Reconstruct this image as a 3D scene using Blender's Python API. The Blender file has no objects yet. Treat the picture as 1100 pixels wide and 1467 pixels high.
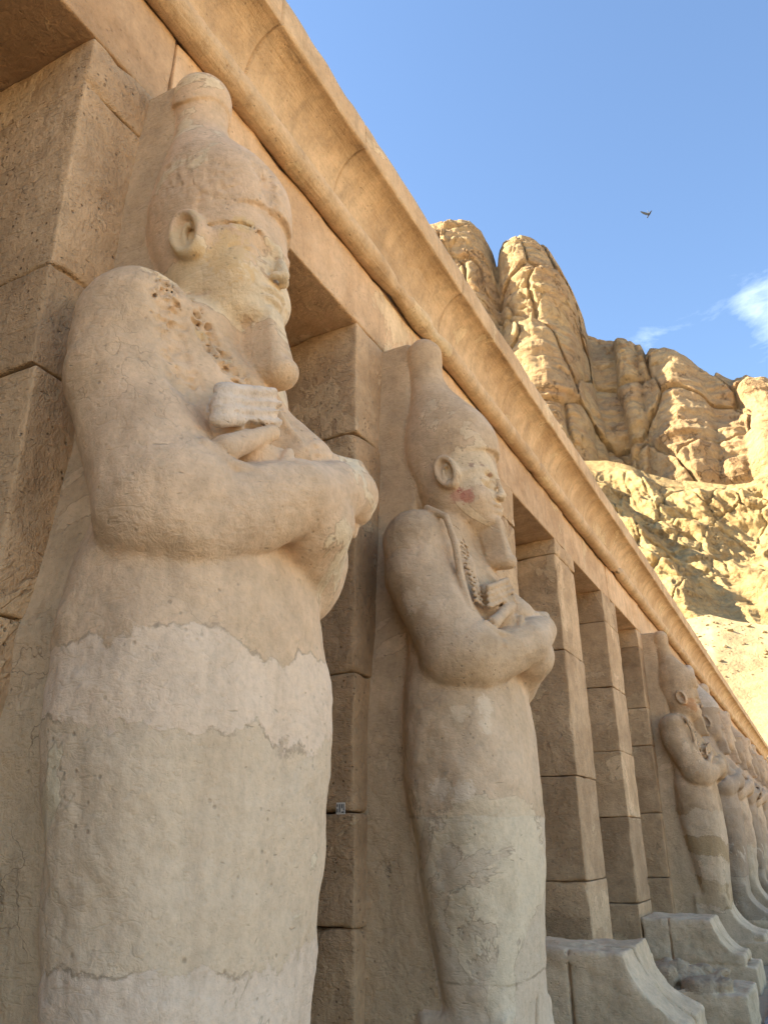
import bpy, bmesh, math, random
import numpy as np
from mathutils import Matrix, Vector
scn = bpy.context.scene
col = scn.collection

# ------------------------------------------------------------------ camera
VP = (1185.5, 1201.3); FOC = 1144.8; A = -26.4; CX, CY = 550.0, 733.5
_b = (-FOC*FOC - (VP[0]-CX)*A)/(VP[1]-CY)
Yd = np.array([VP[0]-CX, VP[1]-CY, FOC]); Yd /= np.linalg.norm(Yd)
Zd = np.array([A, _b, FOC]); Zd /= np.linalg.norm(Zd)
RM = np.stack([np.cross(Yd, Zd), Yd, Zd], 1)          # camera-from-world
EYE = (2.2, 0.0, 1.62)
cam = bpy.data.cameras.new('camera'); co = bpy.data.objects.new('camera', cam); col.objects.link(co)
right, down, fwd = Vector(RM[0]), Vector(RM[1]), Vector(RM[2])
m3 = Matrix((right, -down, -fwd)).transposed()
co.matrix_world = Matrix.Translation(EYE) @ m3.to_4x4()
cam.sensor_fit = 'HORIZONTAL'; cam.sensor_width = 36.0; cam.lens = FOC/1100*36
cam.clip_start = 0.05; cam.clip_end = 3000
scn.camera = co
def pdir(px, py):
    """direction of the sky or hill feature seen at a photograph pixel"""
    d = RM.T @ np.array([px-CX, py-CY, FOC]); return d/np.linalg.norm(d)

# ------------------------------------------------------------------ light
SUN = Vector((-0.78, -0.27, 0.56)).normalized()       # towards the sun
elev = math.asin(SUN.z); azim = math.atan2(SUN.x, SUN.y)
sl = bpy.data.lights.new('sun', 'SUN'); so = bpy.data.objects.new('sun', sl); col.objects.link(so)
sl.energy = 5.0; sl.angle = math.radians(0.53); sl.color = (1.0, 0.86, 0.63)
so.rotation_euler = SUN.to_track_quat('Z', 'Y').to_euler(); so.location = (-20, -10, 30)
w = bpy.data.worlds.new('World'); scn.world = w; w.use_nodes = True
nt = w.node_tree; nt.nodes.clear()
def wn(t): return nt.nodes.new(t)
out = wn('ShaderNodeOutputWorld'); bg = wn('ShaderNodeBackground'); sky = wn('ShaderNodeTexSky')
sky.sky_type = 'NISHITA'; sky.sun_disc = False; sky.sun_elevation = elev; sky.sun_rotation = azim
sky.altitude = 100; sky.air_density = 1.15; sky.dust_density = 0.1; sky.ozone_density = 3.0
bg.inputs[1].default_value = 0.066
# thin cloud wisps: noise on the view direction, gathered in two places low in the sky
tc = wn('ShaderNodeTexCoord'); mp = wn('ShaderNodeMapping'); mp.inputs['Scale'].default_value = (1.0, 1.0, 2.2)
nz = wn('ShaderNodeTexNoise'); nz.inputs['Scale'].default_value = 9; nz.inputs['Detail'].default_value = 8; nz.inputs['Roughness'].default_value = .62
nz.inputs['Distortion'].default_value = .35
nt.links.new(tc.outputs['Generated'], mp.inputs[0]); nt.links.new(mp.outputs[0], nz.inputs[0])
def wmath(op, a, b=None, clamp=False):
    n = wn('ShaderNodeMath'); n.operation = op; n.use_clamp = clamp
    for i, v in enumerate((a, b)):
        if v is None: continue
        if isinstance(v, (int, float)): n.inputs[i].default_value = v
        else: nt.links.new(v, n.inputs[i])
    return n.outputs[0]
blobs = None
for (px, py, rad, amt) in ((1085, 442, .045, .75), (932, 497, .038, .62), (1010, 470, .09, .30), (1130, 455, .08, .9)):
    d = pdir(px, py)
    dist = wn('ShaderNodeVectorMath'); dist.operation = 'DISTANCE'
    nt.links.new(tc.outputs['Generated'], dist.inputs[0]); dist.inputs[1].default_value = tuple(d)
    v = wmath('MULTIPLY', wmath('SUBTRACT', 1.0, wmath('DIVIDE', dist.outputs['Value'], rad), True), amt)
    blobs = v if blobs is None else wmath('MAXIMUM', blobs, v)
cl = wmath('MULTIPLY', wmath('SUBTRACT', wmath('ADD', nz.outputs[0], wmath('MULTIPLY', blobs, .36)), .66), 2.2, True)
cl = wmath('MULTIPLY', wmath('MULTIPLY', cl, .62), wmath('POWER', blobs, .5))
mixc = wn('ShaderNodeMix'); mixc.data_type = 'RGBA'
nt.links.new(cl, mixc.inputs[0]); nt.links.new(sky.outputs[0], mixc.inputs[6]); mixc.inputs[7].default_value = (9.5, 10.4, 11.5, 1)
nt.links.new(mixc.outputs[2], bg.inputs[0]); nt.links.new(bg.outputs[0], out.inputs[0])
scn.view_settings.view_transform = 'Standard'; scn.view_settings.look = 'None'
scn.cycles.max_bounces = 6; scn.cycles.diffuse_bounces = 4
scn.view_settings.exposure = 2.32; scn.view_settings.gamma = 1.0

# ------------------------------------------------------------------ helpers
rng = np.random.RandomState(7); random.seed(7)
def tag(o, label=None, cat=None, group=None, kind=None):
    if label: o['label'] = label
    if cat: o['category'] = cat
    if group: o['group'] = group
    if kind: o['kind'] = kind
    return o
def empty(name, loc=(0, 0, 0)):
    o = bpy.data.objects.new(name, None); col.objects.link(o); o.location = loc; o.empty_display_size = .2
    return o
def mesh_obj(name, V, Fc, mat, parent=None, smooth=True, normals=None):
    me = bpy.data.meshes.new(name)
    V = np.asarray(V, dtype=np.float32)
    if isinstance(Fc, np.ndarray):
        nf, k = Fc.shape
        me.vertices.add(len(V)); me.vertices.foreach_set('co', V.ravel())
        me.loops.add(nf*k); me.loops.foreach_set('vertex_index', Fc.astype(np.int32).ravel())
        me.polygons.add(nf); me.polygons.foreach_set('loop_start', np.arange(nf, dtype=np.int32)*k)
        me.update(calc_edges=True)
    else:
        me.from_pydata([tuple(v) for v in V], [], Fc); me.update()
    me.polygons.foreach_set('use_smooth', np.full(len(me.polygons), smooth))
    me.materials.append(mat)
    if normals is not None: me.normals_split_custom_set_from_vertices([tuple(n) for n in normals])
    o = bpy.data.objects.new(name, me); col.objects.link(o)
    if parent: o.parent = parent
    return o
def vnoise(shape, org, h, scale, seed):
    """smooth value noise on a regular grid (separable interpolation of a random lattice)"""
    r = np.random.RandomState(seed); L = None; mats = []
    dims = []
    for i in range(3):
        c = (org[i] + np.arange(shape[i])*h)/scale
        i0 = np.floor(c).astype(int); f = c-i0; f = f*f*(3-2*f)
        lo = i0.min(); n = i0.max()-lo+2; dims.append(n)
        M = np.zeros((shape[i], n), np.float32); k = np.arange(shape[i])
        M[k, i0-lo] = 1-f; M[k, i0-lo+1] += f; mats.append(M)
    L = (r.rand(*dims).astype(np.float32)*2-1)
    a = np.tensordot(mats[0], L, (1, 0))
    a = np.einsum('jb,ibc->ijc', mats[1], a, optimize=True)
    a = np.einsum('kc,ijc->ijk', mats[2], a, optimize=True)
    return a.astype(np.float32)
def noise_at(P, scale, seed):
    """value noise at arbitrary points"""
    r = np.random.RandomState(seed); N = 64
    T = r.rand(N, N, N).astype(np.float32)*2-1
    q = np.asarray(P)/scale + 1000; i = np.floor(q).astype(int); f = q-i; f = f*f*(3-2*f); o = 0
    for dx in (0, 1):
        for dy in (0, 1):
            for dz in (0, 1):
                wt = (f[..., 0] if dx else 1-f[..., 0])*(f[..., 1] if dy else 1-f[..., 1])*(f[..., 2] if dz else 1-f[..., 2])
                o = o + wt*T[(i[..., 0]+dx) % N, (i[..., 1]+dy) % N, (i[..., 2]+dz) % N]
    return o
def surface_nets(Fv, org, h):
    ins = Fv < 0; nx, ny, nz_ = Fv.shape
    c = np.zeros((nx-1, ny-1, nz_-1), np.uint8)
    for dx in (0, 1):
        for dy in (0, 1):
            for dz in (0, 1):
                c += ins[dx:nx-1+dx, dy:ny-1+dy, dz:nz_-1+dz]
    act = (c > 0) & (c < 8)
    I = np.argwhere(act); idx = -np.ones(act.shape, np.int32); idx[tuple(I.T)] = np.arange(len(I))
    acc = np.zeros((len(I), 3), np.float64); cnt = np.zeros(len(I))
    cor = {}
    for dx in (0, 1):
        for dy in (0, 1):
            for dz in (0, 1):
                cor[(dx, dy, dz)] = Fv[I[:, 0]+dx, I[:, 1]+dy, I[:, 2]+dz]
    for ax in range(3):
        for a in (0, 1):
            for b in (0, 1):
                p0 = [a, b]; p0.insert(ax, 0); p1 = [a, b]; p1.insert(ax, 1)
                f0 = cor[tuple(p0)]; f1 = cor[tuple(p1)]; s = (f0 < 0) != (f1 < 0)
                t = np.where(s, f0/np.where(s, f0-f1, 1), 0)
                base = np.array(p0, float)[None].repeat(len(I), 0); base[:, ax] += t
                acc[s] += base[s]; cnt[s] += 1
    V = (I + acc/np.maximum(cnt, 1)[:, None])*h + np.array(org)
    quads = []
    for ax in range(3):
        o = [1, 2, 0][ax]; p = [2, 0, 1][ax]
        sl0 = [slice(1, -1)]*3; sl0[ax] = slice(0, -1); s1 = [slice(1, -1)]*3; s1[ax] = slice(1, None)
        a_ = ins[tuple(sl0)]; b_ = ins[tuple(s1)]
        for flip, msk in ((False, a_ & ~b_), (True, ~a_ & b_)):
            E = np.argwhere(msk)
            off = np.ones(3, int); off[ax] = 0; E = E+off
            def g(do, dp):
                q = E.copy(); q[:, o] -= do; q[:, p] -= dp; return idx[q[:, 0], q[:, 1], q[:, 2]]
            qd = np.stack([g(1, 1), g(0, 1), g(0, 0), g(1, 0)], 1)
            if flip: qd = qd[:, ::-1]
            quads.append(qd)
    Q = np.concatenate(quads); Q = Q[(Q >= 0).all(1)]
    return V, Q

# ------------------------------------------------------------------ materials
def mat_new(name):
    m = bpy.data.materials.new(name); m.use_nodes = True; m.node_tree.nodes.clear(); return m
class NB:
    def __init__(s, m): s.t = m.node_tree
    def n(s, t, **k):
        n = s.t.nodes.new(t)
        for a, b in k.items(): setattr(n, a, b)
        return n
    def l(s, a, b): s.t.links.new(a, b)
    def m(s, op, a, b=None, c=None, clamp=False):
        n = s.n('ShaderNodeMath', operation=op, use_clamp=clamp)
        for i, v in enumerate((a, b, c)):
            if v is None: continue
            if isinstance(v, (int, float)): n.inputs[i].default_value = v
            else: s.l(v, n.inputs[i])
        return n.outputs[0]
    def noise(s, vec, scale, detail=4, rough=.55, dist=0.0, loc=None, sc=None):
        if loc is not None or sc is not None:
            mp = s.n('ShaderNodeMapping'); s.l(vec, mp.inputs[0])
            if loc: mp.inputs['Location'].default_value = loc
            if sc: mp.inputs['Scale'].default_value = sc
            vec = mp.outputs[0]
        n = s.n('ShaderNodeTexNoise'); n.inputs['Scale'].default_value = scale; n.inputs['Detail'].default_value = detail
        n.inputs['Roughness'].default_value = rough; n.inputs['Distortion'].default_value = dist; s.l(vec, n.inputs['Vector'])
        return n.outputs[0]
    def mix(s, f, a, b, mode='MIX'):
        n = s.n('ShaderNodeMix', data_type='RGBA', blend_type=mode)
        if isinstance(f, (int, float)): n.inputs[0].default_value = f
        else: s.l(f, n.inputs[0])
        for i, v in ((6, a), (7, b)):
            if isinstance(v, tuple): n.inputs[i].default_value = (*v, 1)
            else: s.l(v, n.inputs[i])
        return n.outputs[2]
    def ramp(s, f, pts, interp='LINEAR'):
        n = s.n('ShaderNodeValToRGB'); n.color_ramp.interpolation = interp; e = n.color_ramp.elements
        while len(e) < len(pts): e.new(.5)
        for k, (p, c) in enumerate(pts):
            e[k].position = p; e[k].color = (*c, 1) if isinstance(c, tuple) else (c, c, c, 1)
        s.l(f, n.inputs[0]); return n.outputs[0]
    def step(s, f, lo, hi):
        n = s.n('ShaderNodeMapRange', interpolation_type='SMOOTHSTEP'); n.inputs[1].default_value = lo; n.inputs[2].default_value = hi
        s.l(f, n.inputs[0]); return n.outputs[0]

def stone(name, base, alt, bands=None, seed=0.0, crack=.6, pit=.6, bump=.5, spots=(), wob=.12, streak=.3, tool=None):
    """weathered sandstone. bands: [(z_top, colour)] going up; the boundary is ragged. spots: ((x,y,z), r, colour) painted remains"""
    m = mat_new(name); b = NB(m)
    geo = b.n('ShaderNodeTexCoord'); P = geo.outputs['Object']
    sh = b.n('ShaderNodeMapping'); b.l(P, sh.inputs[0]); sh.inputs['Location'].default_value = (seed*3.1, seed*1.7, seed*.9); Q = sh.outputs[0]
    n1 = b.noise(Q, 1.7, 3, .6, .3); n2 = b.noise(Q, 7, 4, .65, .2); n3 = b.noise(Q, 38, 3, .7); n4 = b.noise(Q, 140, 1, .7)
    base_c = b.mix(b.step(n1, .38, .64), base, alt)
    hs = b.m('MULTIPLY', n2, .4)
    edge = None
    if bands:
        sep = b.n('ShaderNodeSeparateXYZ'); b.l(P, sep.inputs[0])
        big = b.noise(Q, 2.3, 3, .5, loc=(3, 9, 2)); fine = b.noise(Q, 17, 6, .65, loc=(1, 4, 7))
        zz = b.m('ADD', sep.outputs[2], b.m('MULTIPLY', b.m('SUBTRACT', big, .5), wob*2.2))
        zz = b.m('ADD', zz, b.m('MULTIPLY', b.m('SUBTRACT', fine, .5), wob*.7))
        for (zt, c, amt) in sorted(bands, key=lambda q: -q[0]):
            k = b.step(zz, zt+.004, zt-.004)
            base_c = b.mix(b.m('MULTIPLY', k, amt), base_c, b.mix(b.step(n2, .35, .7), c, tuple(v*.88 for v in c)))
            lk = b.m('MULTIPLY', b.m('MULTIPLY', b.step(zz, zt-.012, zt-.002), b.step(zz, zt+.010, zt+.002)), b.step(n2, .44, .58)); base_c = b.mix(b.m('MULTIPLY', lk, .55), base_c, tuple(v*.4 for v in base))
            sg = 1.0 if edge is None or int(zt*100) % 2 else -1.0
            e = b.m('MULTIPLY', k, .5*sg); edge = e if edge is None else b.m('ADD', edge, e)
    # lighter plaster patches with ragged edges
    pn = b.noise(Q, 1.15, 6, .62, .5, loc=(7, 2, 5)); pk = b.step(pn, .585, .60)
    base_c = b.mix(b.m('MULTIPLY', pk, .38), base_c, tuple(min(.8, v*1.35+.03) for v in base))
    ol = b.m('MULTIPLY', b.step(pn, .583, .588), b.step(pn, .596, .590)); olm = b.m('MULTIPLY', ol, b.step(n2, .42, .56))
    base_c = b.mix(b.m('MULTIPLY', olm, .5), base_c, tuple(v*.45 for v in base))
    # streaks running down
    st = b.noise(Q, 5, 4, .6, sc=(1.6, 1.6, .12)); base_c = b.mix(b.m('MULTIPLY', b.step(st, .5, .72), streak), base_c, tuple(v*.62 for v in base))
    # grain
    base_c = b.mix(.55, base_c, b.ramp(n2, [(.25, .62), (.5, .98), (.75, 1.25)]), 'MULTIPLY')
    base_c = b.mix(.30, base_c, b.ramp(n3, [(.25, .55), (.5, 1.0), (.75, 1.3)]), 'MULTIPLY')
    ta = b.n('ShaderNodeAttribute', attribute_name='tone'); base_c = b.mix(1.0, base_c, b.ramp(b.m('ADD', b.m('MULTIPLY', ta.outputs['Fac'], .5), .5), [(0, (.78, .76, .74)), (.5, (1, 1, 1)), (1, (1.18, 1.17, 1.15))]), 'MULTIPLY')
    for (c0, r, c) in spots:
        vm = b.n('ShaderNodeVectorMath', operation='DISTANCE'); b.l(P, vm.inputs[0]); vm.inputs[1].default_value = c0
        dd = b.m('ADD', vm.outputs['Value'], b.m('ADD', b.m('MULTIPLY', b.m('SUBTRACT', n2, .5), r*2.2), b.m('MULTIPLY', b.m('SUBTRACT', n3, .5), r*1.6)))
        base_c = b.mix(b.m('MULTIPLY', b.step(dd, r, r*.55), .85), base_c, c)
    # pits
    vp = b.n('ShaderNodeTexVoronoi'); vp.inputs['Scale'].default_value = 26; vp.inputs['Randomness'].default_value = 1; b.l(Q, vp.inputs['Vector'])
    prn = b.noise(Q, 4.5, 3, .6, loc=(5, 5, 1))
    pitm = b.m('MULTIPLY', b.step(vp.outputs['Distance'], .21, .08), b.m('MULTIPLY', b.step(prn, .50, .62), pit))
    base_c = b.mix(b.m('MULTIPLY', pitm, .7), base_c, tuple(v*.28 for v in base))
    nv = b.n('ShaderNodeTexVoronoi'); nv.inputs['Scale'].default_value = 8; nmp = b.n('ShaderNodeMapping'); b.l(Q, nmp.inputs[0]); nmp.inputs['Scale'].default_value = (1.0, 1.0, 3.6); nmp.inputs['Rotation'].default_value = (.25, .1, 0)
    nad = b.n('ShaderNodeVectorMath', operation='MULTIPLY_ADD'); nwn = b.n('ShaderNodeTexNoise'); nwn.inputs['Scale'].default_value = 14; b.l(Q, nwn.inputs['Vector']); b.l(nwn.outputs['Color'], nad.inputs[0]); nad.inputs[1].default_value = (.12, .12, .12); b.l(nmp.outputs[0], nad.inputs[2]); b.l(nad.outputs[0], nv.inputs['Vector'])
    nick = b.m('MULTIPLY', b.step(nv.outputs['Distance'], .12, .04), b.step(b.noise(Q, 2.2, 3, .6, loc=(9, 2, 6)), .46, .58)); base_c = b.mix(b.m('MULTIPLY', nick, .5), base_c, tuple(v*.4 for v in base))
    # cracks, sparse and irregular
    wv = b.n('ShaderNodeTexNoise'); wv.inputs['Scale'].default_value = 3.2; wv.inputs['Detail'].default_value = 5; b.l(Q, wv.inputs['Vector'])
    ad = b.n('ShaderNodeVectorMath', operation='MULTIPLY_ADD'); b.l(wv.outputs['Color'], ad.inputs[0]); ad.inputs[1].default_value = (.5, .5, .5); b.l(Q, ad.inputs[2])
    vc = b.n('ShaderNodeTexVoronoi', feature='DISTANCE_TO_EDGE'); vc.inputs['Scale'].default_value = 1.5; b.l(ad.outputs[0], vc.inputs['Vector'])
    cm = b.step(b.noise(Q, 1.3, 3, .6, loc=(2, 8, 8)), .57, .64)
    cr = b.m('MULTIPLY', b.step(vc.outputs['Distance'], .0038, .0008), b.m('MULTIPLY', cm, crack))
    base_c = b.mix(b.m('MULTIPLY', cr, .75), base_c, tuple(v*.3 for v in base))
    # bump
    H = b.m('ADD', b.m('MULTIPLY', n2, .9), b.m('MULTIPLY', n3, .35)); H = b.m('ADD', H, b.m('MULTIPLY', n4, .10))
    rgh = b.m('MULTIPLY', b.step(b.noise(Q, 1.4, 4, .6, .4, loc=(4, 1, 3)), .5, .66), b.noise(Q, 27, 3, .75, .6)); H = b.m('ADD', H, b.m('MULTIPLY', rgh, .9))
    base_c = b.mix(b.m('MULTIPLY', b.step(rgh, .5, .3), .0), base_c, base)
    H = b.m('ADD', H, b.m('MULTIPLY', pk, .16))
    if edge is not None: H = b.m('ADD', H, b.m('MULTIPLY', edge, .35))
    chv = b.noise(Q, 9, 3, .5, 1.5, sc=(1, 5, 3.5)); H = b.m('ADD', H, b.m('MULTIPLY', b.step(chv, .55, .68), -.18))
    if tool:   # fine parallel tooling
        tn = b.noise(Q, 1.0, 3, .6, .4, sc=tool); H = b.m('ADD', H, b.m('MULTIPLY', tn, .5))
    H = b.m('SUBTRACT', H, b.m('MULTIPLY', nick, .7)); H = b.m('SUBTRACT', H, b.m('MULTIPLY', cr, 1.3)); H = b.m('SUBTRACT', H, b.m('MULTIPLY', pitm, .8))
    bp = b.n('ShaderNodeBump'); bp.inputs['Strength'].default_value = bump; bp.inputs['Distance'].default_value = .035; b.l(H, bp.inputs['Height'])
    bs = b.n('ShaderNodeBsdfPrincipled'); b.l(base_c, bs.inputs['Base Color']); bs.inputs['Roughness'].default_value = .9
    bs.inputs['Specular IOR Level'].default_value = .22; b.l(bp.outputs[0], bs.inputs['Normal'])
    o = b.n('ShaderNodeOutputMaterial'); b.l(bs.outputs[0], o.inputs[0])
    return m

TAN = (.56, .37, .21); PINK = (.52, .34, .21); GREY = (.62, .455, .275); PALE = (.55, .43, .31); OCHRE = (.36, .25, .13); BEIGE = (.50, .38, .26)
M_fac = stone('facade_sandstone', (.67, .455, .265), (.56, .36, .195), seed=1, crack=.5, streak=.3)
M_cor = stone('cornice_sandstone', (.65, .455, .26), (.52, .345, .185), seed=2, crack=.4, streak=.6, tool=(60, 3, 60))
M_pil = stone('pillar_sandstone', (.60, .41, .235), (.47, .31, .17), seed=3, crack=.6, pit=1, streak=.25, bump=.7)
M_slab = stone('slab_sandstone', (.58, .42, .255), (.50, .36, .22), bands=[(2.1, GREY, .7)], seed=8, wob=.2)
M_in = stone('shade_darkened_sandstone', (.22, .135, .07), (.18, .11, .06), seed=5)  # colour darkened to cut bounced light and deepen the portico shade
M_s1 = stone('weathered_statue_stone_near', (.70, .490, .305), (.64, .445, .265), bands=[(2.13, (.82, .615, .42), .95), (1.90, (.72, .54, .35), .95), (1.32, (.78, .60, .43), .8)],
             bump=.36, seed=0, spots=[((.63, -.18, 3.63), .12, (.70, .48, .24)), ((.66, -.15, 3.78), .05, (.68, .48, .25)), ((.47, -.25, 3.73), .10, (.68, .50, .28)), ((.54, -.40, 3.36), .05, (.52, .33, .17)), ((.60, -.40, 3.24), .045, (.50, .32, .17)), ((.62, -.38, 3.12), .045, (.52, .33, .18)), ((.60, -.24, 3.26), .035, (.60, .42, .22)), ((.70, -.19, 3.12), .035, (.60, .42, .22))], crack=.35, wob=.16)
M_s2 = stone('weathered_statue_stone_second', (.64, .465, .295), (.54, .38, .225), bands=[(1.74, (.66, .52, .355), .92), (1.0, (.70, .54, .37), .8)], seed=4, bump=.38,
             spots=[((.56, -.195, 3.565), .060, (.56, .30, .20)), ((.62, -.19, 3.575), .052, (.50, .21, .14)), ((.59, -.19, 3.60), .03, (.36, .10, .07)), ((.655, -.17, 3.775), .025, (.34, .22, .15)), ((.695, -.125, 3.785), .025, (.34, .22, .15)), ((.735, -.06, 3.74), .02, (.38, .24, .16)), ((.40, -.52, 2.86), .085, (.74, .56, .37)), ((.52, -.50, 2.80), .07, (.74, .56, .37)), ((.50, -.46, 1.87), .07, (.76, .60, .42)), ((.62, -.45, 1.86), .07, (.76, .60, .42)), ((.74, -.38, 2.28), .06, (.74, .57, .38)), ((.74, -.38, 2.18), .06, (.74, .57, .38)), ((.60, -.42, 2.25), .06, (.70, .53, .34))], wob=.03, crack=.3)
M_s3 = stone('weathered_statue_stone_third', (.58, .41, .25), (.46, .315, .175), bands=[(2.0, (.64, .48, .31), .9), (1.62, (.44, .30, .15), .85), (1.38, (.62, .465, .30), .9), (1.06, (.43, .29, .145), .9), (.74, (.68, .52, .34), .95)], seed=6,
             spots=[((.64, -.2, 3.62), .13, (.52, .27, .12))], wob=.2, crack=.4)
M_s4 = stone('weathered_statue_stone_banded', (.56, .45, .33), (.53, .42, .31), bands=[(4.02, (.46, .33, .21), .9), (2.15, (.40, .29, .185), .9), (1.0, (.48, .37, .25), .8)], seed=9, wob=.05)
M_far = stone('weathered_statue_stone_far', (.62, .45, .285), (.54, .38, .24), bands=[(1.5, (.60, .46, .30), .8)], seed=11)
M_hand = stone('pale_hand_stone', (.68, .54, .40), (.62, .48, .35), seed=15, crack=0)
M_ped = stone('cement_repaired_stone', (.68, .51, .325), (.60, .445, .275), seed=12, crack=.5, streak=.25)
M_rub = stone('rubble_stone', (.50, .37, .23), (.42, .30, .185), seed=13, pit=1, bump=.9)

# ------------------------------------------------------------------ signed-distance sculpting of the carved stone
class Field:
    def __init__(s, lo, hi, h):
        s.org = np.array(lo, float); s.h = h
        s.shape = tuple(int(math.ceil((hi[i]-lo[i])/h))+1 for i in range(3))
        ax = [(lo[i]+np.arange(s.shape[i])*h).astype(np.float32) for i in range(3)]
        s.ax = ax; s.F = np.full(s.shape, 9, np.float32); s.best = np.full(s.shape, 9, np.float32)
        s.lab = np.zeros(s.shape, np.uint8); s.names = []; s.off = (0, 0, 0)
    def region(s, lo, hi):
        lo = [v+o for v, o in zip(lo, s.off)]; hi = [v+o for v, o in zip(hi, s.off)]; sl = []
        for i in range(3):
            a = max(0, int((lo[i]-s.org[i])/s.h)-1); b = min(s.shape[i], int((hi[i]-s.org[i])/s.h)+2)
            if b <= a: return None
            sl.append(slice(a, b))
        x = s.ax[0][sl[0]][:, None, None]-s.off[0]; y = s.ax[1][sl[1]][None, :, None]-s.off[1]; z = s.ax[2][sl[2]][None, None, :]-s.off[2]
        return tuple(sl), x, y, z
    def lid(s, name):
        if name not in s.names: s.names.append(name)
        return s.names.index(name)
    def add(s, fn, lo, hi, k, name, pad=.12, bias=0.0):
        r = s.region([v-pad for v in lo], [v+pad for v in hi])
        if r is None: return
        sl, x, y, z = r; d = fn(x, y, z).astype(np.float32)
        d = np.broadcast_to(d, tuple(q.stop-q.start for q in sl))
        f = s.F[sl]
        if k > 0:
            hh = np.clip(.5+.5*(f-d)/k, 0, 1); s.F[sl] = f*(1-hh)+d*hh-k*hh*(1-hh)
        else: s.F[sl] = np.minimum(f, d)
        bb = s.best[sl]; m = (d-bias) < bb; bb[m] = (d-bias)[m]; s.best[sl] = bb; L = s.lab[sl]; L[m] = s.lid(name); s.lab[sl] = L
    def cut(s, fn, lo, hi, k=.01, pad=.04):
        r = s.region([v-pad for v in lo], [v+pad for v in hi])
        if r is None: return
        sl, x, y, z = r; d = -np.broadcast_to(fn(x, y, z), tuple(q.stop-q.start for q in sl)).astype(np.float32)
        f = s.F[sl]; hh = np.clip(.5-.5*(f-d)/k, 0, 1); s.F[sl] = f*(1-hh)+d*hh+k*hh*(1-hh)
    def scuff(s, pts, rad, amp, seed, scales=((1.0, .028), (.7, .014))):
        """broken, flaking surface along a line"""
        pts = [np.array(p, float) for p in pts]; A0 = np.array(pts)
        r = s.region(A0.min(0)-rad*2, A0.max(0)+rad*2)
        if r is None: return
        sl, x, y, z = r; d = None
        for a, b in zip(pts[:-1], pts[1:]):
            q = cone(a, b, 0, 0)(x, y, z); d = q if d is None else np.minimum(d, q)
        m = np.clip(1.6-d/rad, 0, 1); shp = d.shape; o = [s.org[i]+sl[i].start*s.h for i in range(3)]
        n = 0
        for i, (w_, sc) in enumerate(scales):
            if sc > s.h*1.3: n = n+w_*np.abs(vnoise(shp, o, s.h, sc, seed+i))
        s.F[sl] += m*amp*n
    def rough(s, layers, seed, hd=.45):
        for i, (amp, sc) in enumerate(layers):
            if sc < s.h*1.6: continue
            zf = np.interp(s.ax[2], [3.38, 3.5], [1, hd]).astype(np.float32)
            s.F += amp*zf[None, None]*vnoise(s.shape, s.org, s.h, sc, seed*13+i)
    def mesh(s):
        V, Q = surface_nets(s.F, s.org, s.h)
        n = np.cross(V[Q[:, 2]]-V[Q[:, 0]], V[Q[:, 3]]-V[Q[:, 1]])
        N = np.stack([sum(np.bincount(Q[:, j], n[:, i], len(V)) for j in range(4)) for i in range(3)], 1)
        N /= np.maximum(np.linalg.norm(N, axis=1), 1e-12)[:, None]
        c = V[Q].mean(1); g = np.clip(((c-s.org)/s.h).round().astype(int), 0, np.array(s.shape)-1)
        L = s.lab[g[:, 0], g[:, 1], g[:, 2]]; o = {}
        for i, nm in enumerate(s.names):
            q = Q[L == i]
            if len(q) < 6: continue
            u, inv = np.unique(q, return_inverse=True); o[nm] = (V[u], inv.reshape(q.shape), N[u])
        return o
def lerp_keys(z, keys):
    zs = [k[0] for k in keys]; return [np.interp(z, zs, [k[i] for k in keys]).astype(np.float32) for i in range(1, len(keys[0]))]
def smooth_keys(keys, n=6):
    """Catmull-Rom through the section list"""
    K = np.array(keys, float); zz = np.linspace(K[0, 0], K[-1, 0], len(K)*n); o = [zz]
    for c in range(1, K.shape[1]):
        mm = np.gradient(K[:, c], K[:, 0]); i = np.clip(np.searchsorted(K[:, 0], zz, 'right')-1, 0, len(K)-2)
        hh = K[i+1, 0]-K[i, 0]; t = (zz-K[i, 0])/hh
        o.append((2*t**3-3*t**2+1)*K[i, c]+(t**3-2*t**2+t)*hh*mm[i]+(-2*t**3+3*t**2)*K[i+1, c]+(t**3-t**2)*hh*mm[i+1])
    return np.stack(o, 1)
def loft(keys, n=2.0):
    """stack of superellipses: (z, xc, a, w)"""
    K = smooth_keys(keys); z0, z1 = K[0, 0], K[-1, 0]
    def f(x, y, z):
        xc, a, w = lerp_keys(z, K)
        e = (np.abs((x-xc)/a)**n+np.abs(y/w)**n)**(1.0/n)
        d = (e-1)*np.minimum(a, w)*.9
        dz = np.maximum(z0-z, z-z1); return np.where(dz > 0, np.sqrt(np.maximum(d, 0)**2+dz**2), np.maximum(d, dz))
    return f
def cone(p, q, r0, r1, sy=1.0, sx=1.0):
    p = np.array(p, float); q = np.array(q, float); s_ = np.array([sx, sy, 1.0]); P = p/s_; D = q/s_-P; L2 = (D**2).sum()
    def f(x, y, z):
        X, Y, Z = x/sx-P[0], y/sy-P[1], z-P[2]
        t = np.clip((X*D[0]+Y*D[1]+Z*D[2])/L2, 0, 1)
        return (np.sqrt((X-t*D[0])**2+(Y-t*D[1])**2+(Z-t*D[2])**2)-(r0+(r1-r0)*t))*min(1, sx, sy)
    return f
def ell(c, r, rot=0.0):
    cs, sn = math.cos(rot), math.sin(rot)
    def f(x, y, z):
        X, Y, Z = x-c[0], y-c[1], z-c[2]; X, Z = X*cs+Z*sn, -X*sn+Z*cs
        k0 = np.sqrt((X/r[0])**2+(Y/r[1])**2+(Z/r[2])**2); return (k0-1)*min(r)
    return f
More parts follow.
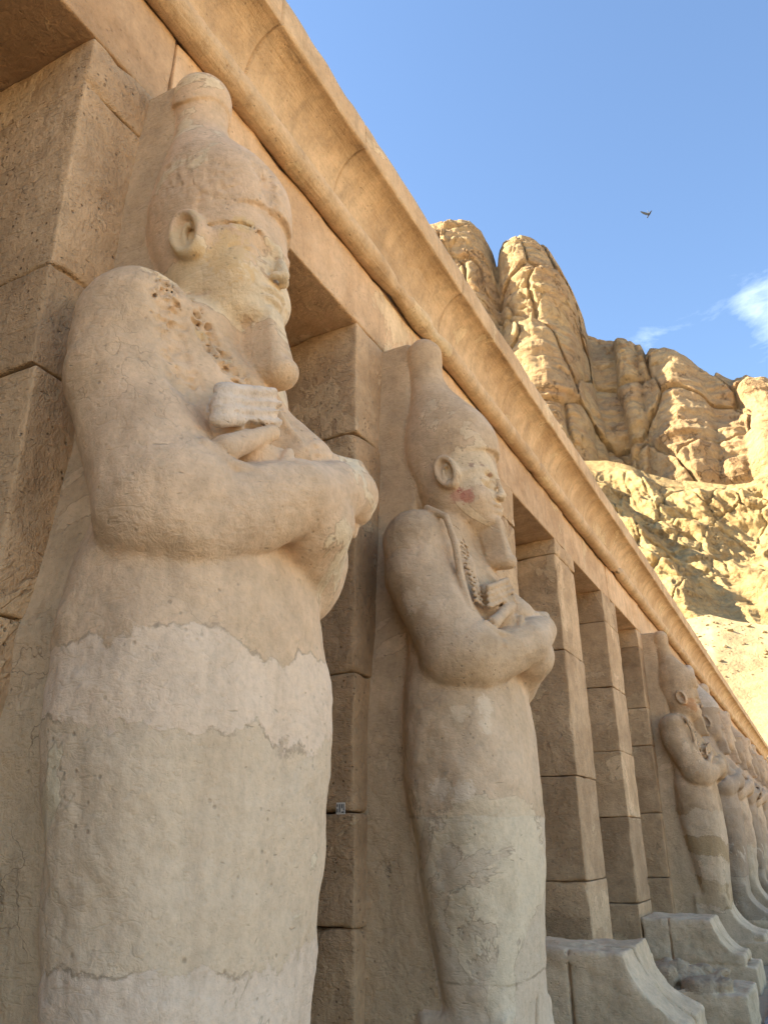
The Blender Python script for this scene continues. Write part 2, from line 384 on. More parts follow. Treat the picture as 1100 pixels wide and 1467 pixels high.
def box(lo, hi, r=.01):
    c = [(a+b)/2 for a, b in zip(lo, hi)]; e = [(b-a)/2-r for a, b in zip(lo, hi)]
    def f(x, y, z):
        X, Y, Z = np.abs(x-c[0])-e[0], np.abs(y-c[1])-e[1], np.abs(z-c[2])-e[2]
        return np.sqrt(np.maximum(X, 0)**2+np.maximum(Y, 0)**2+np.maximum(Z, 0)**2)+np.minimum(np.maximum(X, np.maximum(Y, Z)), 0)-r
    return f
def ering(c, ax, az, r, rot, sy=1.0, gap=None):
    cs, sn = math.cos(rot), math.sin(rot)
    def f(x, y, z):
        X, Y, Z = x-c[0], (y-c[1])/sy, z-c[2]; X, Z = X*cs+Z*sn, -X*sn+Z*cs
        q = np.sqrt((X/ax)**2+(Z/az)**2)+1e-6; rr = np.sqrt(X*X+Z*Z); dr = rr*(1-1/q)
        d = np.sqrt(dr**2+Y**2)-r
        if gap is not None: d = np.maximum(d, gap(X, Z))
        return d
    return f
def S(F, fn, lo, hi, k, name, **kw): F.add(fn, lo, hi, k, name, **kw)
def CN(F, p, q, r0, r1, k, name, sy=1.0, sx=1.0, **kw):
    R = max(r0, r1)*max(1, sy, sx); F.add(cone(p, q, r0, r1, sy, sx), [min(a, b)-R for a, b in zip(p, q)], [max(a, b)+R for a, b in zip(p, q)], k, name, **kw)
def EL(F, c, r, k, name, rot=0, **kw):
    R = max(r); F.add(ell(c, r, rot), [v-R for v in c], [v+R for v in c], k, name, **kw)
def XEL(F, c, r, k=.01, rot=0):
    R = max(r); F.cut(ell(c, r, rot), [v-R for v in c], [v+R for v in c], k)
def XCN(F, p, q, r0, r1, k=.006):
    R = max(r0, r1); F.cut(cone(p, q, r0, r1), [min(a, b)-R for a, b in zip(p, q)], [max(a, b)+R for a, b in zip(p, q)], k)
def path(F, pts, r, k, name, **kw):
    for a, b in zip(pts[:-1], pts[1:]): CN(F, a, b, r, r, k, name, **kw)
def xpath(F, pts, r, k=.005):
    for a, b in zip(pts[:-1], pts[1:]): XCN(F, a, b, r, r, k)

BODY = [(.30, .59, .19, .38), (.75, .58, .20, .39), (1.2, .56, .25, .43), (1.6, .535, .30, .46), (2.0, .51, .335, .475), (2.2, .505, .33, .462), (2.4, .495, .315, .425), (2.6, .48, .285, .375), (2.8, .46, .265, .37),
        (3.05, .43, .24, .36), (3.25, .41, .215, .33), (3.42, .40, .19, .26), (3.5, .40, .16, .16)]
CROWN = [(3.60, .47, .215, .17), (3.68, .47, .256, .20), (3.80, .465, .296, .222), (3.95, .455, .318, .246), (4.1, .442, .305, .246), (4.23, .415, .255, .222), (4.35, .375, .190, .182),
         (4.48, .325, .138, .135), (4.62, .295, .120, .120), (4.74, .288, .128, .128), (4.84, .290, .112, .112), (4.90, .29, .06, .06)]
HEAD = [(3.37, .58, .08, .07), (3.42, .575, .150, .125), (3.50, .55, .200, .185), (3.60, .515, .235, .215), (3.74, .50, .258, .225), (3.88, .485, .258, .228), (3.97, .475, .25, .22)]
def slab_w(z): return np.interp(z, [0, .8, 1.65, 2.25, 2.85, 3.9, 4.15, 5], [.34, .335, .32, .30, .215, .14, .14, .07]).astype(np.float32)
def slab_x(z): return np.interp(z, [0, .8, 1.6, 2.1, 2.6, 3.6, 4.2, 5], [.42, .41, .33, .27, .26, .27, .22, .21]).astype(np.float32)
def statue_field(h, seed=1, full=True, detail=True, cut_crown=None, beard=True, erode=1.0, feet=True, arm_break=0.0, uraeus_scar=False, flail=False, lift=0.0, hoff=(0, 0, 0)):
    F = Field((-.06, -.70, -.02 if feet else .9), (1.34, .70, 5.02), h)
    def slab(x, y, z):
        e = slab_x(z)/2; X = np.abs(x-e+.03)-e-.03+.02; Y = np.abs(y)-slab_w(z)+.02; Z = z-4.86
        return np.sqrt(np.maximum(X, 0)**2+np.maximum(Y, 0)**2+np.maximum(Z, 0)**2)+np.minimum(np.maximum(X, np.maximum(Y, Z)), 0)-.02
    F.add(slab, (-.06, -.5, 0), (.5, .5, 4.95), 0, 'back_slab')
    F.add(loft(BODY, 2.7), (.1, -.6, .3), (1, .6, 3.55), .03, 'body', pad=.1)
    if feet:
        bx = box((.30, -.37, .28), (1.17, .37, .86), .03)
        F.add(lambda x, y, z: np.maximum(bx(x, y, z), .50-np.sqrt((x-1.235)**2+(z-.87)**2)), (.3, -.37, .28), (1.17, .37, .9), .05, 'feet')
        F.add(box((.40, -.37, .28), (1.17, .37, .37), .03), (.4, -.37, .28), (1.17, .37, .37), .04, 'feet')
        F.cut(box((.72, -.012, .30), (1.3, .012, .9), .004), (.72, -.02, .3), (1.3, .02, .9), .02)
        F.add(box((-.05, -.41, -.02), (1.24, .41, .285), .02), (-.06, -.41, -.02), (1.26, .41, .29), 0, 'plinth')
    # shoulders, upper arms, elbows, forearms (crossed on the chest)
    for s in (-1, 1):
        CN(F, (.33, .295*s, 3.275+lift), (.355, .315*s, 3.08), .215, .212, .03, 'arm', sy=.95)
        CN(F, (.355, .315*s, 3.08), (.55, .325*s, 2.66), .212, .205, .015, 'arm', sy=.98)
        EL(F, (.60, .325*s, 2.57), (.235, .205, .215), .02, 'arm')
        CN(F, (.38, .20*s, 3.28), (.40, .10*s, 3.38), .17, .13, .08, 'body')
    EL(F, (.50, -.02, 2.93), (.25, .31, .34), .05, 'body')
    CN(F, (.58, .05, 3.10), (.76, .14, 2.86), .10, .13, .05, 'body')
    CN(F, (.62, .33, 2.52), (.85, .10, 2.62), .185, .14, .03, 'arm')             # far forearm, below
    CN(F, (.85, .10, 2.62), (.72, -.16, 2.84), .13, .09, .03, 'arm')
    CN(F, (.66, -.30, 2.515), (.87, -.02, 2.660), .172, .128, .014, 'arm')        # near forearm, in front
    CN(F, (.87, -.02, 2.660), (.885, .17, 2.755), .128, .110, .014, 'arm')
    EL(F, (.845, .275, 2.80), (.13, .145, .115), .02, 'hand')                     # fist on the far side
    if detail:
        for i in range(4):
            zf = 2.875-i*.050; CN(F, (.905, .33, zf), (.80, .42, zf-.004), .029, .026, .010, 'hand')
        CN(F, (.87, .18, 2.875), (.905, .30, 2.895), .034, .028, .012, 'hand')
    # hand emerging above the near forearm, holding the sceptre
    EL(F, (.735, -.20, 2.925), (.055, .10, .06), .03, 'hand')
    if detail:
        for i in range(4):
            zf = 3.022-i*.0345; CN(F, (.815, -.115, zf), (.772, -.33, zf-.095), .0205, .0185, .002, 'hand')
        EL(F, (.80, -.085, 2.955), (.045, .04, .075), .012, 'hand')
        for i in range(3):
            zf = 3.005-i*.0345; xpath(F, [(.838, -.08, zf+.01), (.816, -.21, zf-.047), (.788, -.345, zf-.105)], .0105, .003)
        XEL(F, (.835, -.15, 2.850), (.07, .10, .030), .008, rot=0)
        CN(F, (.825, -.12, 2.862), (.785, -.305, 2.730), .033, .039, .004, 'sceptre'); XEL(F, (.775, -.345, 2.712), (.026, .022, .026), .004)
        path(F, [(.755, -.365, 2.715), (.80, -.315, 2.672), (.845, -.22, 2.668), (.875, -.12, 2.725), (.87, -.09, 2.79)], .024, .006, 'sceptre')
        CN(F, (.875, .33, 2.72), (.865, .335, 2.655), .024, .020, .006, 'sceptre')
        # robe and collar edges, broken strap of the flail
        path(F, [(.46, -.235, 3.44), (.57, -.22, 3.27), (.65, -.17, 3.13), (.74, -.10, 3.02)], .020, .012, 'body')
        path(F, [(.55, -.13, 3.34), (.64, -.09, 3.18), (.74, -.02, 3.05), (.82, .06, 2.90)], .020, .012, 'body')
        if flail:
            path(F, [(.42, -.335, 3.475), (.555, -.37, 3.38), (.612, -.385, 3.20), (.635, -.385, 3.0), (.68, -.385, 2.80), (.735, -.375, 2.62)], .026, .008, 'flail')
            path(F, [(.50, -.29, 3.44), (.62, -.31, 3.30), (.675, -.32, 3.1), (.715, -.33, 2.92)], .014, .008, 'body')
            path(F, [(.735, -.375, 2.60), (.83, -.30, 2.60)], .030, .012, 'flail')
            for i in range(12):
                t = i/11; p = (.62+.075*t, -.355+.005*t, 3.22-.36*t); CN(F, (p[0]+.012, p[1]-.01, p[2]), (p[0]+.045, p[1]+.035, p[2]-.03), .015, .013, .005, 'flail')
        else:
            F.scuff([(.46, -.34, 3.44), (.55, -.36, 3.30), (.62, -.36, 3.10), (.64, -.34, 2.98)], .05, .040, 71)
            F.scuff([(.46, -.245, 3.44), (.58, -.22, 3.27), (.66, -.17, 3.13), (.75, -.10, 3.02), (.82, -.02, 2.93)], .035, .040, 75)
            F.scuff([(.80, -.02, 3.10), (.86, .02, 2.95), (.90, .05, 2.85)], .05, .02, 79)
    # neck and head
    F.off = hoff
    CN(F, (.37, 0, 3.28), (.43, 0, 3.66), .165, .145, .03, 'head')
    F.add(loft(HEAD, 2.15), (.2, -.26, 3.3), (.8, .26, 3.95), .04, 'head')
    cr_ = loft(CROWN, 2.0)
    def crown(x, y, z):   # the crown ends in a brim over the brow and runs down behind the ear
        return np.maximum(cr_(x, y, z), np.minimum(3.800+(x-.35)*.27-z, x-.405))
    F.add(crown, (.1, -.32, 3.6), (.85, .32, 4.92), .006, 'crown', bias=.0)
    # face
    CN(F, (.750, 0, 3.765), (.785, 0, 3.612), .016, .028, .016, 'head')
    EL(F, (.770, -.030, 3.598), (.026, .019, .018), .008, 'head'); EL(F, (.770, .030, 3.598), (.026, .019, .018), .008, 'head')
    EL(F, (.742, 0, 3.535), (.040, .072, .019), .010, 'head'); EL(F, (.736, 0, 3.500), (.040, .064, .020), .010, 'head')
    EL(F, (.710, 0, 3.435), (.060, .070, .045), .03, 'head')
    for s in (-1, 1):
        EL(F, (.650, .120*s, 3.585), (.08, .07, .085), .04, 'head')
        XEL(F, (.765, .090*s, 3.690), (.040, .055, .026), .03)
        EL(F, (.692, .095*s, 3.688), (.045, .055, .024), .012, 'head')
        path(F, [(.738, .04*s, 3.755), (.724, .10*s, 3.770), (.668, .165*s, 3.752), (.60, .205*s, 3.72)], .008, .022, 'head')
        if detail and not uraeus_scar:
            path(F, [(.738, .035*s, 3.765), (.724, .10*s, 3.782), (.668, .165*s, 3.765), (.60, .208*s, 3.735)], .009, .010, 'head')
            XEL(F, (.745, .085*s, 3.727), (.035, .055, .014), .012); XEL(F, (.745, .09*s, 3.652), (.035, .05, .010), .02)
            path(F, [(.752, .05*s, 3.685), (.736, .095*s, 3.712), (.70, .145*s, 3.700), (.655, .180*s, 3.688)], .006, .004, 'head')
        if detail:
            xpath(F, [(.755, .045*s, 3.672), (.742, .095*s, 3.706), (.70, .15*s, 3.690), (.66, .175*s, 3.668)], .0045)
            xpath(F, [(.755, .05*s, 3.665), (.742, .10*s, 3.658), (.70, .15*s, 3.672)], .0035)
            XEL(F, (.79, .020*s, 3.578), (.014, .010, .010), .006)
        # ear
        ex, ez, cy = .515, 3.735, .243*s
        EL(F, (ex+.01, .215*s, ez-.01), (.072, .045, .112), .015, 'ear', rot=.32)
        XEL(F, (ex+.004, .272*s, ez+.012), (.044, .058, .080), .005, rot=.32)
        F.add(ering((ex, cy, ez), .060, .100, .0195, .32, sy=1.35), (ex-.1, cy-.05, ez-.14), (ex+.1, cy+.05, ez+.14), .008, 'ear')
        if detail: F.add(ering((ex+.014, cy-.004*s, ez-.016), .029, .062, .0125, .32, gap=lambda X, Z: np.maximum(X-.012, -Z-.04)), (ex-.06, cy-.04, ez-.1), (ex+.08, cy+.04, ez+.08), .006, 'ear')
        EL(F, (ex+.045, .236*s, ez-.085), (.030, .022, .032), .010, 'ear'); EL(F, (ex+.064, .226*s, ez-.025), (.020, .020, .036), .010, 'ear')
    if uraeus_scar:
        xpath(F, [(.53, -.228, 3.755), (.62, -.202, 3.772), (.690, -.150, 3.785), (.735, -.090, 3.765), (.757, -.055, 3.70)], .0095, .003)
        XEL(F, (.77, -.085, 3.715), (.035, .055, .035), .03)
    if detail: xpath(F, [(.735, -.105, 3.528), (.770, -.070, 3.516), (.785, 0, 3.518), (.770, .070, 3.516), (.735, .105, 3.528)], .0105)
    if beard:
        def shaft(x, y, z):
            t = np.clip((3.46-z)/.29, 0, 1); xc = .692+.054*t; hx = .080-.002*t; hy = .048+.008*t; r = .022
            X = np.abs(x-xc)-hx+r; Y = np.abs(y)-hy+r; Z = np.abs(z-3.315)-.150+r
            return (np.sqrt(np.maximum(X, 0)**2+np.maximum(Y, 0)**2+np.maximum(Z, 0)**2)+np.minimum(np.maximum(X, np.maximum(Y, Z)), 0)-r)*.95
        CN(F, (.57, 0, 3.42), (.63, 0, 3.20), .085, .085, .02, 'head', sy=.5)
        F.add(shaft, (.55, -.08, 3.14), (.86, .08, 3.48), .004, 'false_beard')
        CN(F, (.715, 0, 3.185), (.797, 0, 3.175), .052, .050, .005, 'false_beard', sy=1.08)
        if detail: xpath(F, [(.60, -.115, 3.42), (.66, -.105, 3.30), (.70, -.085, 3.17)], .006)
    if False:
        xpath(F, [(.77, -.03, 3.845), (.735, -.12, 3.84), (.64, -.205, 3.835), (.54, -.245, 3.82)], .005, .004)
    if uraeus_scar:
        XEL(F, (.765, -.075, 4.00), (.035, .040, .135), .004, rot=.18)
        F.scuff([(.79, -.06, 3.86), (.775, -.07, 4.0), (.73, -.08, 4.12)], .05, .022, 81, ((1, .03), (.7, .016)))
        F.scuff([(.30, -.26, 4.15), (.6, -.24, 3.95)], .10, .010, 85)
        xpath(F, [(.50, -.30, 4.30), (.35, -.25, 4.28)], .004)
        F.add(lambda x, y, z: np.maximum(np.sqrt(((x-.288)/1.0)**2+y**2+(np.maximum(z-4.775, 0)*1.05)**2)-.137, 4.70-.05*np.sin((x-.2)*14)-z), (.1, -.2, 4.62), (.5, .2, 4.95), .002, 'crown')
    F.off = (0, 0, 0)
    if cut_crown is not None:
        F.cut(box((-.2, -.8, cut_crown), (1.4, .8, 5.2), .01), (-.2, -.7, cut_crown), (1.3, .7, 5.02), .01)
        F.add(slab, (-.06, -.5, 0), (.2, .5, 4.95), 0, 'back_slab')
    if arm_break:
        r2 = np.random.RandomState(seed)
        for i in range(int(30*arm_break)):
            t = r2.rand(); XEL(F, (.25+.6*r2.rand(), -.56+.1*r2.rand(), 2.55+.75*r2.rand()), (.05+.06*r2.rand(), .05, .04+.06*r2.rand()), .02)
            XEL(F, (.85+.2*r2.rand(), -.3+.6*r2.rand(), 2.5+.5*r2.rand()), (.06, .05+.05*r2.rand(), .05), .02)
    F.rough([(.010*erode, .40), (.0065*erode, .16), (.0032*erode, .07), (.0016*erode, .03), (.0009*erode, .016)], seed)
    F.F[0] = 9; F.F[-1] = 9; F.F[:, 0] = 9; F.F[:, -1] = 9; F.F[:, :, 0] = 9; F.F[:, :, -1] = 9
    return F
def build_parts(parts, mat, root, mats=None):
    o = {}
    for nm, (V, Q, N) in parts.items(): o[nm] = mesh_obj(nm, V, Q, (mats or {}).get(nm, mat), root, normals=N)
    return o
def split_pairs(parts, names):
    """two arms, two hands and two ears become separate pieces"""
    o = {}
    for nm, (V, Q, N) in parts.items():
        if nm in names:
            cy = V[Q].mean(1)[:, 1]
            for suf, m in (('', cy < 0.10 if nm != 'arm' else cy < .0), ('#', cy >= 0.10 if nm != 'arm' else cy >= .0)):
                q = Q[m]
                if len(q) < 4: continue
                u, inv = np.unique(q, return_inverse=True); o[nm+suf] = (V[u], inv.reshape(q.shape), N[u])
        else: o[nm] = (V, Q, N)
    return o
def statue(loc, parts, mat, label, group='royal mummy statues along the colonnade', mats=None, rot=0.0):
    r = empty('mummiform_statue', loc); r.rotation_euler.z = rot
    tag(r, label, 'statue', group)
    for nm, (V, Q, N) in split_pairs(parts, ('arm', 'hand', 'ear', 'sceptre')).items():
        k = nm.rstrip('#'); mm = mats or {}; mesh_obj(k, V, Q, mm.get(nm, mm.get(k, mat) if nm == k else mat), r, normals=N)
    return r
def copy_thing(root, loc, label):
    r = root.copy(); col.objects.link(r); r.location = loc; r['label'] = label
    for ch in list(root.children):
        c = ch.copy(); col.objects.link(c); c.parent = r
    return r

# ------------------------------------------------------------------ masonry
def block_arrays(lo, hi, seed, r=.005, chip=.016, step=.06, amp=.003):
    """one dressed block with worn, chipped arrises"""
    axs = []
    for a, b in zip(lo, hi):
        L = b-a; n = max(2, int(L/step)); g = np.linspace(a, b, n+1)
        e = [x for x in (.008, .02, .036) if x < L*.3]
        axs.append(np.unique(np.concatenate([g, [a+x for x in e], [b-x for x in e]]).round(5)))
    Vs, Qs, base = [], [], 0
    for ax in range(3):
        o1, o2 = [(1, 2), (2, 0), (0, 1)][ax]
        for side in (0, 1):
            A_, B_ = np.meshgrid(axs[o1], axs[o2], indexing='ij'); P = np.zeros(A_.shape+(3,))
            P[..., o1] = A_; P[..., o2] = B_; P[..., ax] = hi[ax] if side else lo[ax]
            n1, n2 = A_.shape; I = np.arange(n1*n2).reshape(n1, n2)+base
            q = np.stack([I[:-1, :-1], I[1:, :-1], I[1:, 1:], I[:-1, 1:]], -1).reshape(-1, 4)
            if not side: q = q[:, ::-1]
            Vs.append(P.reshape(-1, 3)); Qs.append(q); base += n1*n2
    V = np.concatenate(Vs); Q = np.concatenate(Qs)
    n = np.maximum(noise_at(V, .11, seed), 0)**2*1.6+np.maximum(noise_at(V, .035, seed+5), 0)*.35
    rr = np.minimum(r+chip*n, min(h-l for l, h in zip(lo, hi))*.3)[:, None]
    q = np.clip(V, np.array(lo)+rr, np.array(hi)-rr); d = V-q; L = np.linalg.norm(d, axis=1)[:, None]
    c = (np.array(lo)+np.array(hi))/2
    V = q+d/np.maximum(L, 1e-9)*rr
    dn = d/np.maximum(L, 1e-9)
    V = V+dn*(amp*(noise_at(V, .3, seed+2)*1.6+noise_at(V, .09, seed+3)))[:, None]
    return V, Q
def join_arrays(L):
    global TONE
    Vs, Qs, b = [], [], 0
    for V, Q in L: Vs.append(V); Qs.append(Q+b); b += len(V)
    TONE = np.concatenate([np.full(len(V), rng.randn()*.5) for V, Q in L]).astype(np.float32)
    return np.concatenate(Vs), np.concatenate(Qs)
def weld(o, d=.0004):
    if len(o.data.vertices) == len(TONE):
        at = o.data.attributes.new('tone', 'FLOAT', 'POINT'); at.data.foreach_set('value', TONE)
    bm = bmesh.new(); bm.from_mesh(o.data); bmesh.ops.remove_doubles(bm, verts=bm.verts, dist=d); bm.to_mesh(o.data); bm.free()
    return o

TONE = np.zeros(0)
PH = 4.887; PW = .84
PY = {k: 1.585+2.375*k for k in range(-5, 5)}; PY.update({1: 3.95, 3: 8.68, 4: 11.06})
for k in range(5, 22): PY[k] = 13.55 if k == 5 else 16.85+2.38*(k-6)
JO = {0: [1.5, 2.3, 3.206, 3.645, 4.60], 1: [.6, 1.219, 1.767, 2.511, 4.05], 2: [1.3, 2.4, 3.6, 4.5], 3: [.55, 1.244, 2.25, 3.58, 4.70], 4: [.9, 1.894, 2.7, 3.54, 4.44], 5: [1.1, 2.0, 3.0, 3.585, 4.58]}
temple = empty('temple_colonnade', (0, 0, 0)); tag(temple, 'long sandstone temple colonnade with square pillars, roll moulding and flaring cornice', 'temple')
for k in range(-3, 20):
    y0 = PY[k]; js = [0]+JO.get(k, list(np.cumsum([.9, .8, 1.1, .9]) + rng.rand(4)*.25))+[PH]
    L = []; st = .03 if 0 <= k <= 5 else .3
    for i, (a, b) in enumerate(zip(js[:-1], js[1:])):
        j = rng.randn(4)*.006; g = .004
        top = b-(g if b < PH else 0.001)
        L.append(block_arrays((-.80+j[0], y0+j[1], a+g), (0+j[2]*.6, y0+PW+j[3], top), seed=k*10+i+50, step=.07 if st < .1 else .4, chip=.05))
    V, Q = join_arrays(L); weld(mesh_obj('pillar', V, Q, M_pil, temple))
# architrave stones, joints over the pillars
aj = [-12.0, -9, -6.2, -3.9, -1.0, 2.06, 4.36, 6.7, 9.2, 11.55, 13.95]+[16.35+2.4*i for i in range(15)]
L = []
for i, (a, b) in enumerate(zip(aj[:-1], aj[1:])):
    j = rng.randn(2)*.004; L.append(block_arrays((-.84+j[0], a+.003, PH), (.0+j[1], b-.003, 5.40), seed=300+i, step=.09 if b < 16 else .6, r=.006, chip=.022, amp=.004))
V, Q = join_arrays(L); weld(mesh_obj('architrave', V, Q, M_fac, temple))
# cornice: concave cavetto under a plain fascia, in long stones with open joints
ys = [-12.0]; 
while ys[-1] < 50: ys.append(ys[-1]+(.03 if 0.5 < ys[-1] < 9 else .08 if 0 < ys[-1] < 22 else .3))
cj = np.array([-6.5, -2.2, .9, 2.55, 3.55, 5.3, 6.9, 8.8, 10.3, 12.2, 14.4, 16.5, 18.8, 21, 24, 27, 31, 35, 40])
ys = np.unique(np.concatenate([ys]+[cj+d for d in (-.012, -.004, .004, .012)]).round(4))
prof = []
for t in np.linspace(0, 1, 26):
    a_ = t*math.pi/2; prof.append((.035+.235*(1-math.cos(a_))**1.05, 5.545+.395*math.sin(a_)**.92))
prof += [(.277, 5.944), (.283, 5.952), (.284, 5.975), (.284, 6.05), (.284, 6.12), (.280, 6.165), (.262, 6.182), (.15, 6.186), (-.2, 6.19), (-1.2, 6.19)]
prof = [(-.02, 5.40), (-.02, 5.47), (.0, 5.52)]+prof
prof = np.array(prof); npf = len(prof)
Y2, S2 = np.meshgrid(ys, np.arange(npf), indexing='ij')
P = np.stack([prof[S2, 0], Y2, prof[S2, 1]], -1)
nrm = np.gradient(prof, axis=0); nrm = np.stack([nrm[:, 1], -nrm[:, 0]], 1); nrm /= np.linalg.norm(nrm, axis=1)[:, None]
flat = P.reshape(-1, 3)
d = .006*noise_at(flat, .55, 41)+.004*noise_at(flat, .16, 42)+.0025*noise_at(flat*np.array([1, .5, 1]), .06, 43)
blk = np.searchsorted(cj, flat[:, 1]); d = d+np.random.RandomState(3).randn(len(cj)+1)[blk]*.0035
dj = np.abs(flat[:, 1][:, None]-cj[None]).min(1); d = np.where(dj < .006, d-.014, d)
lip = np.exp(-((flat[:, 2]-5.955)/.03)**2)+np.exp(-((flat[:, 2]-6.175)/.03)**2)
d = d-lip*np.maximum(noise_at(flat, .11, 45), 0)**2*.022
# shallow remains of carved signs on the cavetto
def seg_d(px, py, a, b):
    ax, ay = a; bx, by = b; t = np.clip(((px-ax)*(bx-ax)+(py-ay)*(by-ay))/((bx-ax)**2+(by-ay)**2+1e-9), 0, 1); return np.hypot(px-ax-t*(bx-ax), py-ay-t*(by-ay))
sg = [[(4.6, 5.80), (4.75, 5.87), (4.9, 5.86)], [(5.35, 5.78), (5.42, 5.70)], [(6.2, 5.86), (6.35, 5.80), (6.45, 5.88)], [(6.6, 5.70), (7.3, 5.66), (7.3, 5.60)], [(9.2, 5.66), (9.3, 5.74), (9.4, 5.70)], [(9.9, 5.62), (10.0, 5.74)],
      [(13.2, 5.66), (13.2, 5.78), (13.9, 5.78), (13.9, 5.66), (13.2, 5.66)], [(15.2, 5.75), (15.6, 5.68)], [(2.75, 5.60), (3.4, 5.63)], [(1.6, 5.75), (1.7, 5.80)]]
for pl in sg:
    for a_, b_ in zip(pl[:-1], pl[1:]):
        dd = seg_d(flat[:, 1], flat[:, 2], a_, b_); m = flat[:, 2] < 5.93; d = np.where(m & (dd < .018), d-.010*(1-dd/.018), d)
flat = flat+np.stack([nrm[S2.ravel(), 0]*d, 0*d, nrm[S2.ravel(), 1]*d], 1)
I = np.arange(len(flat)).reshape(Y2.shape); Q = np.stack([I[:-1, :-1], I[1:, :-1], I[1:, 1:], I[:-1, 1:]], -1).reshape(-1, 4)
mesh_obj('cornice', flat, Q, M_cor, temple)
# torus (roll) moulding, broken in two places
ys2 = np.arange(-12, 50, .04); th = np.linspace(0, 2*math.pi, 25)[:-1]
Y2, T2 = np.meshgrid(ys2, th, indexing='ij'); rad = np.full(Y2.shape, .084)
pp = np.stack([np.cos(T2)*.08, Y2, np.sin(T2)*.08], -1)
rad = rad+.004*noise_at(pp, .3, 61)+.003*noise_at(pp, .08, 62)
for yb, wd, dp in ((4.45, .22, .030), (5.1, .12, .03), (12.05, .13, .055), (.95, .03, .02), (1.18, .02, .015), (7.9, .05, .02), (18.5, .1, .04), (25, .1, .04)):
    rad = rad-dp*np.exp(-((Y2-yb)/wd)**2)*(1+.6*noise_at(pp, .05, 63))
P = np.stack([.055+np.cos(T2)*rad, Y2, 5.468+np.sin(T2)*rad], -1)
nI = len(th); I = np.arange(P.shape[0]*nI).reshape(-1, nI); Ir = np.roll(I, -1, 1)
Q = np.stack([I[:-1], I[1:], Ir[1:], Ir[:-1]], -1).reshape(-1, 4)
mesh_obj('torus_moulding', P.reshape(-1, 3), Q, M_cor, temple)
def plain_box(name, lo, hi, mat, parent=None, r=.01):
    V, Q = block_arrays(lo, hi, 900, r=r, chip=.01, step=.5, amp=.002); return weld(mesh_obj(name, V, Q, mat, parent))
plain_box('roof', (-8.5, -12.0, 5.403), (-.05, 49.9, 6.17), M_in, temple)  # roof carried deep behind the pillars, out of view, to block the sun
# rear wall of the portico built in courses
L = []; z = 0; i = 0
while z < 5.35:
    hh = min(.62, 5.40-z); y = -12+(i % 2)*.9
    while y < 50: L.append(block_arrays((-4.2, y+.003, z+.003), (-3.4+rng.randn()*.004, y+1.797, z+hh-.003), seed=500+i, step=1, chip=.02)); y += 1.8
    z += hh; i += 1
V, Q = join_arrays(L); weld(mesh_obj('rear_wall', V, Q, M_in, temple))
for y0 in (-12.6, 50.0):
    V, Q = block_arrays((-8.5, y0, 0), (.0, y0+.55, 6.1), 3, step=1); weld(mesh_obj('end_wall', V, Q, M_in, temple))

# ------------------------------------------------------------------ statues
YC = {0: 2.02, 1: 4.40, 5: 14.02}
import os
Q_ = float(os.environ.get('SQ', '1'))
F1 = statue_field(.0085*Q_, seed=1, uraeus_scar=True, lift=.06, hoff=(-.035, 0, 0))
statue((0, YC[0], 0), F1.mesh(), M_s1, 'nearest and largest royal statue with arms crossed, pale plaster band across its hips', mats={'back_slab': M_slab, 'hand': M_hand}); del F1
F2 = statue_field(.011*Q_, seed=2, flail=True)
s2 = statue((0, YC[1], 0), F2.mesh(), M_s2, 'second statue from the left, tall crown intact, red paint left on its cheek', mats={'back_slab': M_slab}); del F2
F3 = statue_field(.022, seed=3, flail=True, arm_break=.0)
s3 = statue((0, YC[5], 0), F3.mesh(), M_s3, 'third statue, beyond the bare pillars, with ochre and grey bands round its legs', mats={'back_slab': M_slab, 'plinth': M_ped}); del F3
F4 = statue_field(.026, seed=4, detail=False, beard=True, arm_break=.25, erode=2)
p4 = F4.mesh(); del F4
s4 = statue((0, PY[6]+.42, 0), p4, M_s4, 'fourth statue, directly behind the ochre-banded one, with rough broken arms and a pale repaired crown', mats={'plinth': M_ped})
F5 = statue_field(.03, seed=5, detail=False, arm_break=.3, erode=2)
p5 = F5.mesh(); del F5
s5 = statue((0, PY[7]+.42, 0), p5, M_far, 'fifth statue, pale legs just right of the broken-armed statue')
F6 = statue_field(.03, seed=8, detail=False, cut_crown=3.95, arm_break=1.6, erode=3)
s6 = statue((0, PY[8]+.42, 0), F6.mesh(), M_s4, 'sixth statue from the left, crown lost and arms worn away')
words = ['sixth', 'seventh', 'eighth', 'ninth', 'tenth', 'eleventh', 'twelfth', 'thirteenth', 'fourteenth']
for i, wd in enumerate(words):
    if i == 0: continue
    copy_thing(s6 if i in (2, 3, 6) else s5, (0, PY[8+i]+.42, 0), wd+' statue from the left, tiny in the far row at the right edge')

